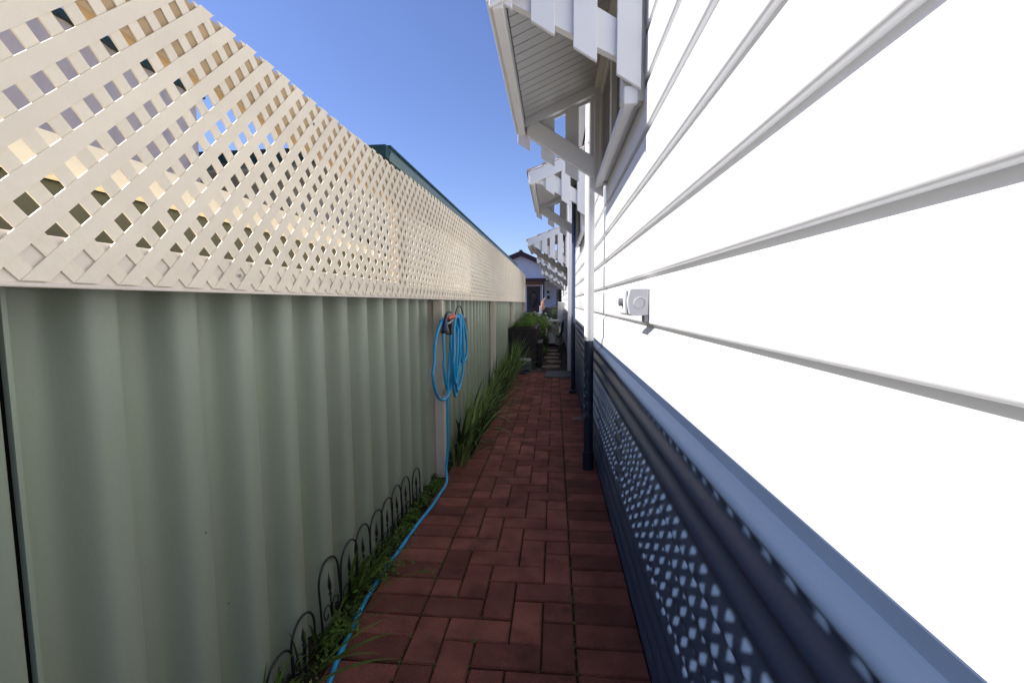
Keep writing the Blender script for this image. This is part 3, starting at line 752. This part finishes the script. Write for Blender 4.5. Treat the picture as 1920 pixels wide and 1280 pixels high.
for x, y in ((px0 + .03, py0 + .03), (px1 - .03, py0 + .03), (px0 + .03, py1 - .03), (px1 - .03, py1 - .03)):
    MB().box(x - .025, x + .025, y - .025, y + .025, -.02, .099).build('foot', M['planter'], pl)
MB().box(px0 + .021, px1 - .021, py0 + .021, py1 - .021, .5, .702).build('soil', M['dirt'], pl)
def mound(mb, x, y, z, rx, ry, rz, n, sz, m=None):
    for _ in range(n):
        v = Vector((random.gauss(0,1), random.gauss(0,1), random.gauss(0,1))).normalized() * random.uniform(.45, 1.0)
        q = 1 + .35 * noise.noise(Vector((v.x*2 + x*3, v.y*2 + y, v.z*2)))
        p = Vector((x + v.x*rx*q, y + v.y*ry*q, z + max(-.2, v.z)*rz*q))
        mb.leaf(p, (v.x + random.uniform(-.6,.6), v.y + random.uniform(-.6,.6), v.z + random.uniform(0, 1.2)), sz * random.uniform(.5, 1.3))
k = 0
for x, y, r, lab in ((-.60, 7.65, .13, 'frilly green herb in the near left corner of the planter'), (-.43, 7.65, .12, 'frilly green herb in the near right corner of the planter'),
                 (-.52, 8.1, .17, 'leafy green herb in the middle of the planter'), (-.50, 8.65, .19, 'taller green herb toward the far end of the planter'), (-.50, 9.1, .18, 'green herb at the far end of the planter')):
    t = thing('herb_plant', lab, 'herb', (x, y, .70), 'herbs in the planter')
    mb = MB(); mound(mb, x, y, .73 + .02*k, r, r*1.4, .09 + .02*k, 900, .013); mb.build('leaves', M['herb' if k % 2 else 'weed'], t, fixn=False)
    k += 1
pt = thing('low_planter', 'small black low planter box tucked beside the tall ribbed planter', 'planter', (-.27, 8.1, 0))
MB().prism_z([(-.298, 7.75), (-.215, 7.75), (-.215, 8.5), (-.298, 8.5)], -.02, .40).build('box', M['planter'], pt, bevel=.01)
MB().prism_z([(-.300, 7.745), (-.208, 7.745), (-.208, 8.505), (-.300, 8.505)], .4005, .425).build('rim', M['planter'], pt, bevel=.004)
# flowering bushes beyond the planter
def bush(name, label, cat_, x, y, z, rx, ry, rz, n, sz, m, flowers=0, grp=None, blades=0, bl=.5):
    t = thing(name, label, cat_, (x, y, 0), grp)
    mb = MB(); mound(mb, x, y, z, rx, ry, rz, n, sz)
    for _ in range(blades): mb.blade((x + random.gauss(0,.06), y + random.gauss(0,.08), z*.3), random.uniform(0, 6.28), bl*random.uniform(.7,1.1), random.uniform(0,.6), random.uniform(.6, 2.0), .008, 7)
    mb.build('leaves', M[m], t, fixn=False)
    MB().sweep([(x, y, -.05), (x + .02, y, z*.5), (x, y + .02, z)], [.02, .015, .008], 6).build('stem', M['stem'], t)
    if flowers:
        for _ in range(flowers):
            fl = MB()
            v = Vector((random.gauss(0,1), random.gauss(0,1) - .4, abs(random.gauss(0,1)) + .3)).normalized()
            p = Vector((x + v.x*rx*1.05, y + v.y*ry*1.05, z + v.z*rz*1.1))
            for q in range(7): fl.leaf(p + Vector((random.uniform(-.02,.02), random.uniform(-.02,.02), random.uniform(-.012,.012))), (random.uniform(-1,1), -1 + random.uniform(-1,1), random.uniform(-1,1)), .02)
            fl.build('flower', M['petal'], t, fixn=False)
bush('flowering_bush', 'green bush with white flowers behind the planter against the fence', 'bush', -.50, 10.3, .60, .30, .4, .28, 2600, .022, 'herb', 12, 'white flowering bushes', 60, .5)
bush('flowering_bush', 'white flowering bush between planter and air conditioner', 'bush', -.30, 11.6, .55, .25, .4, .27, 2400, .022, 'leaf', 12, 'white flowering bushes', 80, .55)
bush('strappy_bush', 'arching strappy bush low beside the air conditioner', 'bush', -.30, 10.4, .20, .14, .35, .24, 900, .016, 'leafdark', 3, None, 130, .45)
bush('low_plant', 'low leafy plant spilling beside the planter foot', 'plant', -.24, 9.7, .08, .08, .3, .10, 700, .015, 'herb')
bush('hedge', 'clipped grey green hedge in front of the far house', 'hedge', -.35, 15.5, .45, .85, .6, .42, 9000, .026, 'hedge')

# air conditioner outdoor unit
ac = thing('air_conditioner', 'aged cream air conditioner outdoor unit against the navy skirting', 'air conditioner', (-.03, 12.0, 0))
MB().box(-.175, .118, 11.62, 12.42, .06, .66).build('casing', M['ac'], ac, bevel=.018)
MB().box(-.10, .05, 11.612, 11.6195, .58, .612).build('handle_recess', M['dark'], ac, bevel=.003)
MB().prism_y([(-.16, .08), (.0, .08), (.0, .22), (-.06, .34), (-.16, .34)], 11.606, 11.6195).build('side_cover', M['boxgrey'], ac, bevel=.003)
mb = MB()
for r in (.06, .10, .14, .18, .22): mb.sweep([(-.182, 12.08 + r*math.cos(a), .37 + r*math.sin(a)) for a in [2*math.pi*k/28 for k in range(28)]], .003, 5, closed=True)
for k in range(8): a = math.pi*k/8; mb.sweep([(-.183, 12.08 - .22*math.cos(a), .37 - .22*math.sin(a)), (-.183, 12.08 + .22*math.cos(a), .37 + .22*math.sin(a))], .003, 5)
mb.build('fan_grille', M['black'], ac)
MB().sweep([(-.176, 12.08, .37), (-.1775, 12.08, .37)], .225, 32).build('fan_opening', M['dark'], ac)
for y in (11.75, 12.3): MB().box(-.16, .10, y - .03, y + .03, -.03, .061).build('foot', M['black'], ac)
MB().sweep(cat([(.11, 11.75, .30), (.17, 11.70, .34), (.20, 11.68, .50), (.22, 11.7, .62), (.27, 11.7, .68)], 8), .026, 10).build('insulated_pipe', M['black'], ac, smooth='all')
MB().sweep(cat([(.05, 11.6, .28), (.12, 11.58, .24), (.19, 11.58, .36), (.24, 11.6, .62)], 8), .022, 10).build('insulated_pipe', M['black'], ac, smooth='all')
MB().sweep(cat([(-.05, 11.58, .10), (.10, 11.56, .05), (.21, 11.55, .12), (.24, 11.55, .35), (.245, 11.55, .70)], 8), .012, 8).build('drain_pipe', M['ac'], ac, smooth='all')
mt = thing('meter_box', 'tall white meter box standing out of the wall behind the air conditioner', 'meter box', (.2, 14.3, 0))
MB().box(.10, .30, 14.2, 14.55, .50, 1.13).build('cabinet', M['trim'], mt, bevel=.01)
MB().box(.088, .0985, 14.23, 14.52, .53, 1.10).build('door', M['boxgrey'], mt, bevel=.004)
MB().sweep([(.2, 14.35, -.03), (.2, 14.35, .5)], .03, 12).build('conduit', M['trim'], mt, smooth='all')

# ================================================================= FAR HOUSE
fh = thing('far_house', 'white gabled house with plum fascia and porch at the end of the path', 'house', (-2, 28, 0))
gx, gz = -1.97, 4.02
sl = .50
wl = MB()
pol = [(-7.5, 2.60), (1.2, 2.60), (1.2, gz - .22 - sl*3.0), (gx, gz - .16), (gx - 5.5, gz - .16 - .42*5.5)]
wl.prism_y([(-7.4, 2.60), (3.4, 2.60), (gx, gz - .14)] if False else [(-6.0, 2.61), (.95, 2.61), (gx, gz - .12)], 27.0, 27.2).build('gable', M['fwall'], fh)
MB().prism_y([(gx, gz + .06), (gx + 4.2, gz + .06 - 4.2*.46), (gx + 4.2, gz - .14 - 4.2*.46), (gx, gz - .16)], 26.75, 26.99).build('barge_board', M['barge'], fh)
MB().prism_y([(gx - .002, gz + .06), (gx - 4.8, gz + .06 - 4.8*.40), (gx - 4.8, gz - .14 - 4.8*.40), (gx - .002, gz - .16)], 26.75, 26.99).build('barge_board', M['barge'], fh)
MB().prism_y([(gx, gz + .12), (gx + 4.3, gz + .10 - 4.3*.46), (gx + 4.3, gz + .065 - 4.3*.46), (gx, gz + .065)], 26.7, 34).build('roof', M['tile'], fh)
MB().prism_y([(gx - .002, gz + .12), (gx - 4.9, gz + .10 - 4.9*.40), (gx - 4.9, gz + .065 - 4.9*.40), (gx - .002, gz + .065)], 26.7, 34).build('roof', M['tile'], fh)
MB().box(gx - .08, gx + .08, 26.72, 34, gz + .10, gz + .17).build('ridge_cap', M['barge'], fh)
MB().box(-7, 3.2, 26.9, 26.99, 2.565, 2.60).build('gutter', M['lav'], fh)
MB().box(-7, 3.2, 26.95, 27.15, 2.38, 2.56).build('porch_beam', M['barge'], fh)
MB().box(-7, -1.86, 28.52, 28.7, 0, 2.56).build('wall', M['pink'], fh)
MB().box(-.72, 3.2, 28.52, 28.7, 0, 2.56).build('wall', M['fwall'], fh)
MB().box(-1.859, -.721, 28.52, 28.7, 2.25, 2.56).build('door_head', M['pink'], fh)
MB().box(-7, 3.2, 27.2, 28.51, 2.50, 2.56).build('porch_ceiling', M['lav'], fh)
MB().box(-7, 3.2, 26.9, 28.51, -.05, .06).build('porch_floor', M['pink'], fh)
fd = MB(); fd.box(-1.82, -1.73, 28.44, 28.518, .06, 2.25); fd.box(-.89, -.76, 28.44, 28.518, .06, 2.25); fd.box(-1.729, -.891, 28.44, 28.518, 2.16, 2.25); fd.box(-1.729, -.891, 28.45, 28.51, .45, .52)
fd.build('door_frame', M['lav'], fh, bevel=.01)
dr = MB().box(-1.728, -.892, 28.511, 28.60, .08, 2.158).build('door', M['door'], fh)
mb = MB().sweep([(-1.31 + .20*math.cos(a), 28.50, 1.35 + .47*math.sin(a)) for a in [2*math.pi*k/32 for k in range(32)]], .02, 6, closed=True)
o = mb.build('oval_light', M['dark'], dr, smooth='all')
o = MB().prism_y([(-1.31 + .19*math.cos(a), 1.35 + .46*math.sin(a)) for a in [2*math.pi*k/32 for k in range(32)]], 28.495, 28.51).build('oval_glass', M['glass'], dr)
MB().sweep([(-.93, 28.43, 1.05), (-.93, 28.43, 1.2)], .03, 8).build('door_handle', M['dark'], fh)
MB().box(-.71, -.60, 27.0, 27.12, .06, 2.38).build('porch_post', M['navyflat'], fh, bevel=.01)
MB().box(-.58, 2.2, 28.44, 28.518, 2.02, 2.12).build('window_head', M['lav'], fh)
wf = MB(); wf.box(.02, .10, 28.46, 28.518, .82, 2.0); wf.box(.9, .98, 28.46, 28.518, .82, 2.0); wf.box(.101, .899, 28.46, 28.518, .82, .9); wf.box(.101, .899, 28.46, 28.518, 1.93, 2.0)
wf.build('window_frame', M['lav'], fh)
MB().box(.101, .899, 28.48, 28.50, .901, 1.929).build('window_pane', M['glass'], fh)
MB().box(-.48, -.34, 28.42, 28.518, 1.72, 1.84).build('wall_plaque', M['dark'], fh); MB().box(-.46, -.32, 28.42, 28.518, 1.36, 1.55).build('wall_plaque', M['dark'], fh)
MB().box(-.6, 2.4, 27.0, 27.06, .06, .85).build('porch_panel', M['door'], fh)
fg = thing('garden_ornament', 'small tan ornament on a white post by the far porch', 'ornament', (-.62, 20, 0))
MB().box(-.66, -.57, 19.96, 20.05, -.05, .98).build('post', M['trim'], fg, bevel=.01)
MB().lathe((-.52, 20.0, .80), [(.05, 0), (.09, .08), (.06, .2), (.08, .28), (.05, .36), (.01, .42)], 14).build('figure', M['tan'], fg, smooth=True)
MB().sweep([(-.52, 20, 1.1), (-.47, 20, 1.25), (-.40, 20, 1.34)], [.03, .03, .015], 8).build('branch', M['pink'], fg, smooth='all')
# garden slope beyond
bush('shrub', 'dark shrub in front of the far porch railing', 'bush', .25, 21.5, .55, .7, .4, .55, 2500, .04, 'hedge')

# ================================================================= NEIGHBOUR'S SIDE (seen through and above the lattice)
nh = thing('neighbour_house', 'low rendered neighbour house with green gutter behind the lattice fence', 'house', (-2.3, 10, 0))
gy0, gy1, gxx, gzz = 3.9, 17.25, -1.40, 2.47
def gut_prof(x, z, s=1): return [(x, z), (x + .012, z - .03), (x + .004, z - .06), (x - .012, z - .095), (x - .10, z - .10), (x - .10, z - .012), (x - .012, z)]
MB().prism_y(gut_prof(gxx, gzz), gy0, gy1).build('gutter', M['gutter'], nh)
MB().prism_y([(gxx + .014, gzz + .004), (gxx + .014, gzz + .022), (gxx - .03, gzz + .022), (gxx - .03, gzz + .004)], gy0 - .01, gy1).build('gutter_lip', M['gutterd'], nh)
MB().box(-6, gxx - .0005, gy0 - .09, gy0 - .002, gzz - .10, gzz + .004).build('gutter', M['gutterd'], nh)
MB().box(gxx - .14, gxx - .101, gy0, gy1, gzz - .16, gzz - .02).build('fascia', M['gutterd'], nh)
MB().box(-6, gxx - .141, gy0, gy1, gzz - .15, gzz - .125).build('soffit', M['nwall'], nh)
MB().add([(gxx - .08, gy0 + .02, gzz), (gxx - .08, gy1, gzz), (-4.5, gy1, gzz + .9), (-4.5, gy0 + 3.0, gzz + .9), (-6, gy0 + .02, gzz), (-6, gy0+3.0, gzz+.9), (-6, gy1, gzz + .9)], [(0,1,2,3), (0,3,5,4), (3,2,6,5)]).build('roof', M['gutterd'], nh)
MB().box(-6, -1.95, gy0 + .4, gy1 - .3, -.05, gzz - .151).build('wall', M['nwall'], nh)
for y in (5.0, 6.6, 8.6, 10.5, 12.6): 
    f = MB(); f.box(-1.948, -1.93, y, y + .9, .9, 2.1); f.build('window_frame', M['gutter'], nh)
    MB().box(-1.929, -1.926, y + .05, y + .85, .95, 2.05).build('window_pane', M['glass'], nh)
nh.rotation_euler.x = .0083
sh = thing('garden_shed', 'lilac grey corrugated shed seen through the near lattice holes', 'shed', (-3.0, 1.2, 0))
pts = []; y = -2.2
mb = MB(); ys = []
while y < 3.42: ys.append(y); y += .02
for y in ys: mb.v += [(-2.75 + .012*math.sin(y*2*math.pi/.2), y, -.05), (-2.75 + .012*math.sin(y*2*math.pi/.2), y, 2.70)]
mb.f += [(2*i, 2*i+2, 2*i+3, 2*i+1) for i in range(len(ys)-1)]
mb.build('wall', M['shed'], sh, smooth='all')
MB().box(-4.6, -2.77, -2.2, 3.4, -.05, 2.68).build('wall', M['shed'], sh)
MB().prism_y([(-2.70, 2.69), (-2.70, 2.73), (-4.7, 3.0), (-4.7, 2.96)], -2.3, 3.44).build('roof', M['gutterd'], sh)
tk = thing('storage_locker', 'long olive garden locker with a sunlit sloping cream lid behind the near lattice', 'locker', (-1.15, 1.5, 0))
MB().prism_y([(-1.36, -.05), (-.982, -.05), (-.982, 1.346), (-1.36, 1.555)], .35, 2.7).build('cabinet', M['olive'], tk, bevel=.01)
MB().prism_y([(-.975, 1.345), (-.975, 1.357), (-1.37, 1.575), (-1.37, 1.563)], .3, 2.75).build('lid', M['tank'], tk, bevel=.003)
for y in (.8, 2.2): MB().sweep([(-.984, y - .08, 1.2), (-.965, y - .07, 1.2), (-.965, y + .07, 1.2), (-.984, y + .08, 1.2)], .006, 6).build('handle', M['black'], tk)
for k, (x, y, z, r, rz, lab) in enumerate(((-2.1, 3.45, 1.35, .26, .50, 'dark leafy shrub behind the lattice beside the grey shed'), (-1.65, 3.9, 1.25, .25, .45, 'dark shrub behind the lattice before the green gutter'))):
    t = thing('shrub', lab, 'bush', (x, y, 0), 'dark shrubs behind the lattice')
    mb = MB(); mound(mb, x, y, z, r, r, rz, 3500, .03); mound(mb, x, y, .7, r, r, .6, 2500, .03); mb.build('leaves', M['leafdark'], t, fixn=False)
    MB().sweep([(x, y, -.1), (x + .03, y, .7), (x, y, z)], [.03, .025, .01], 8).build('trunk', M['stem'], t)
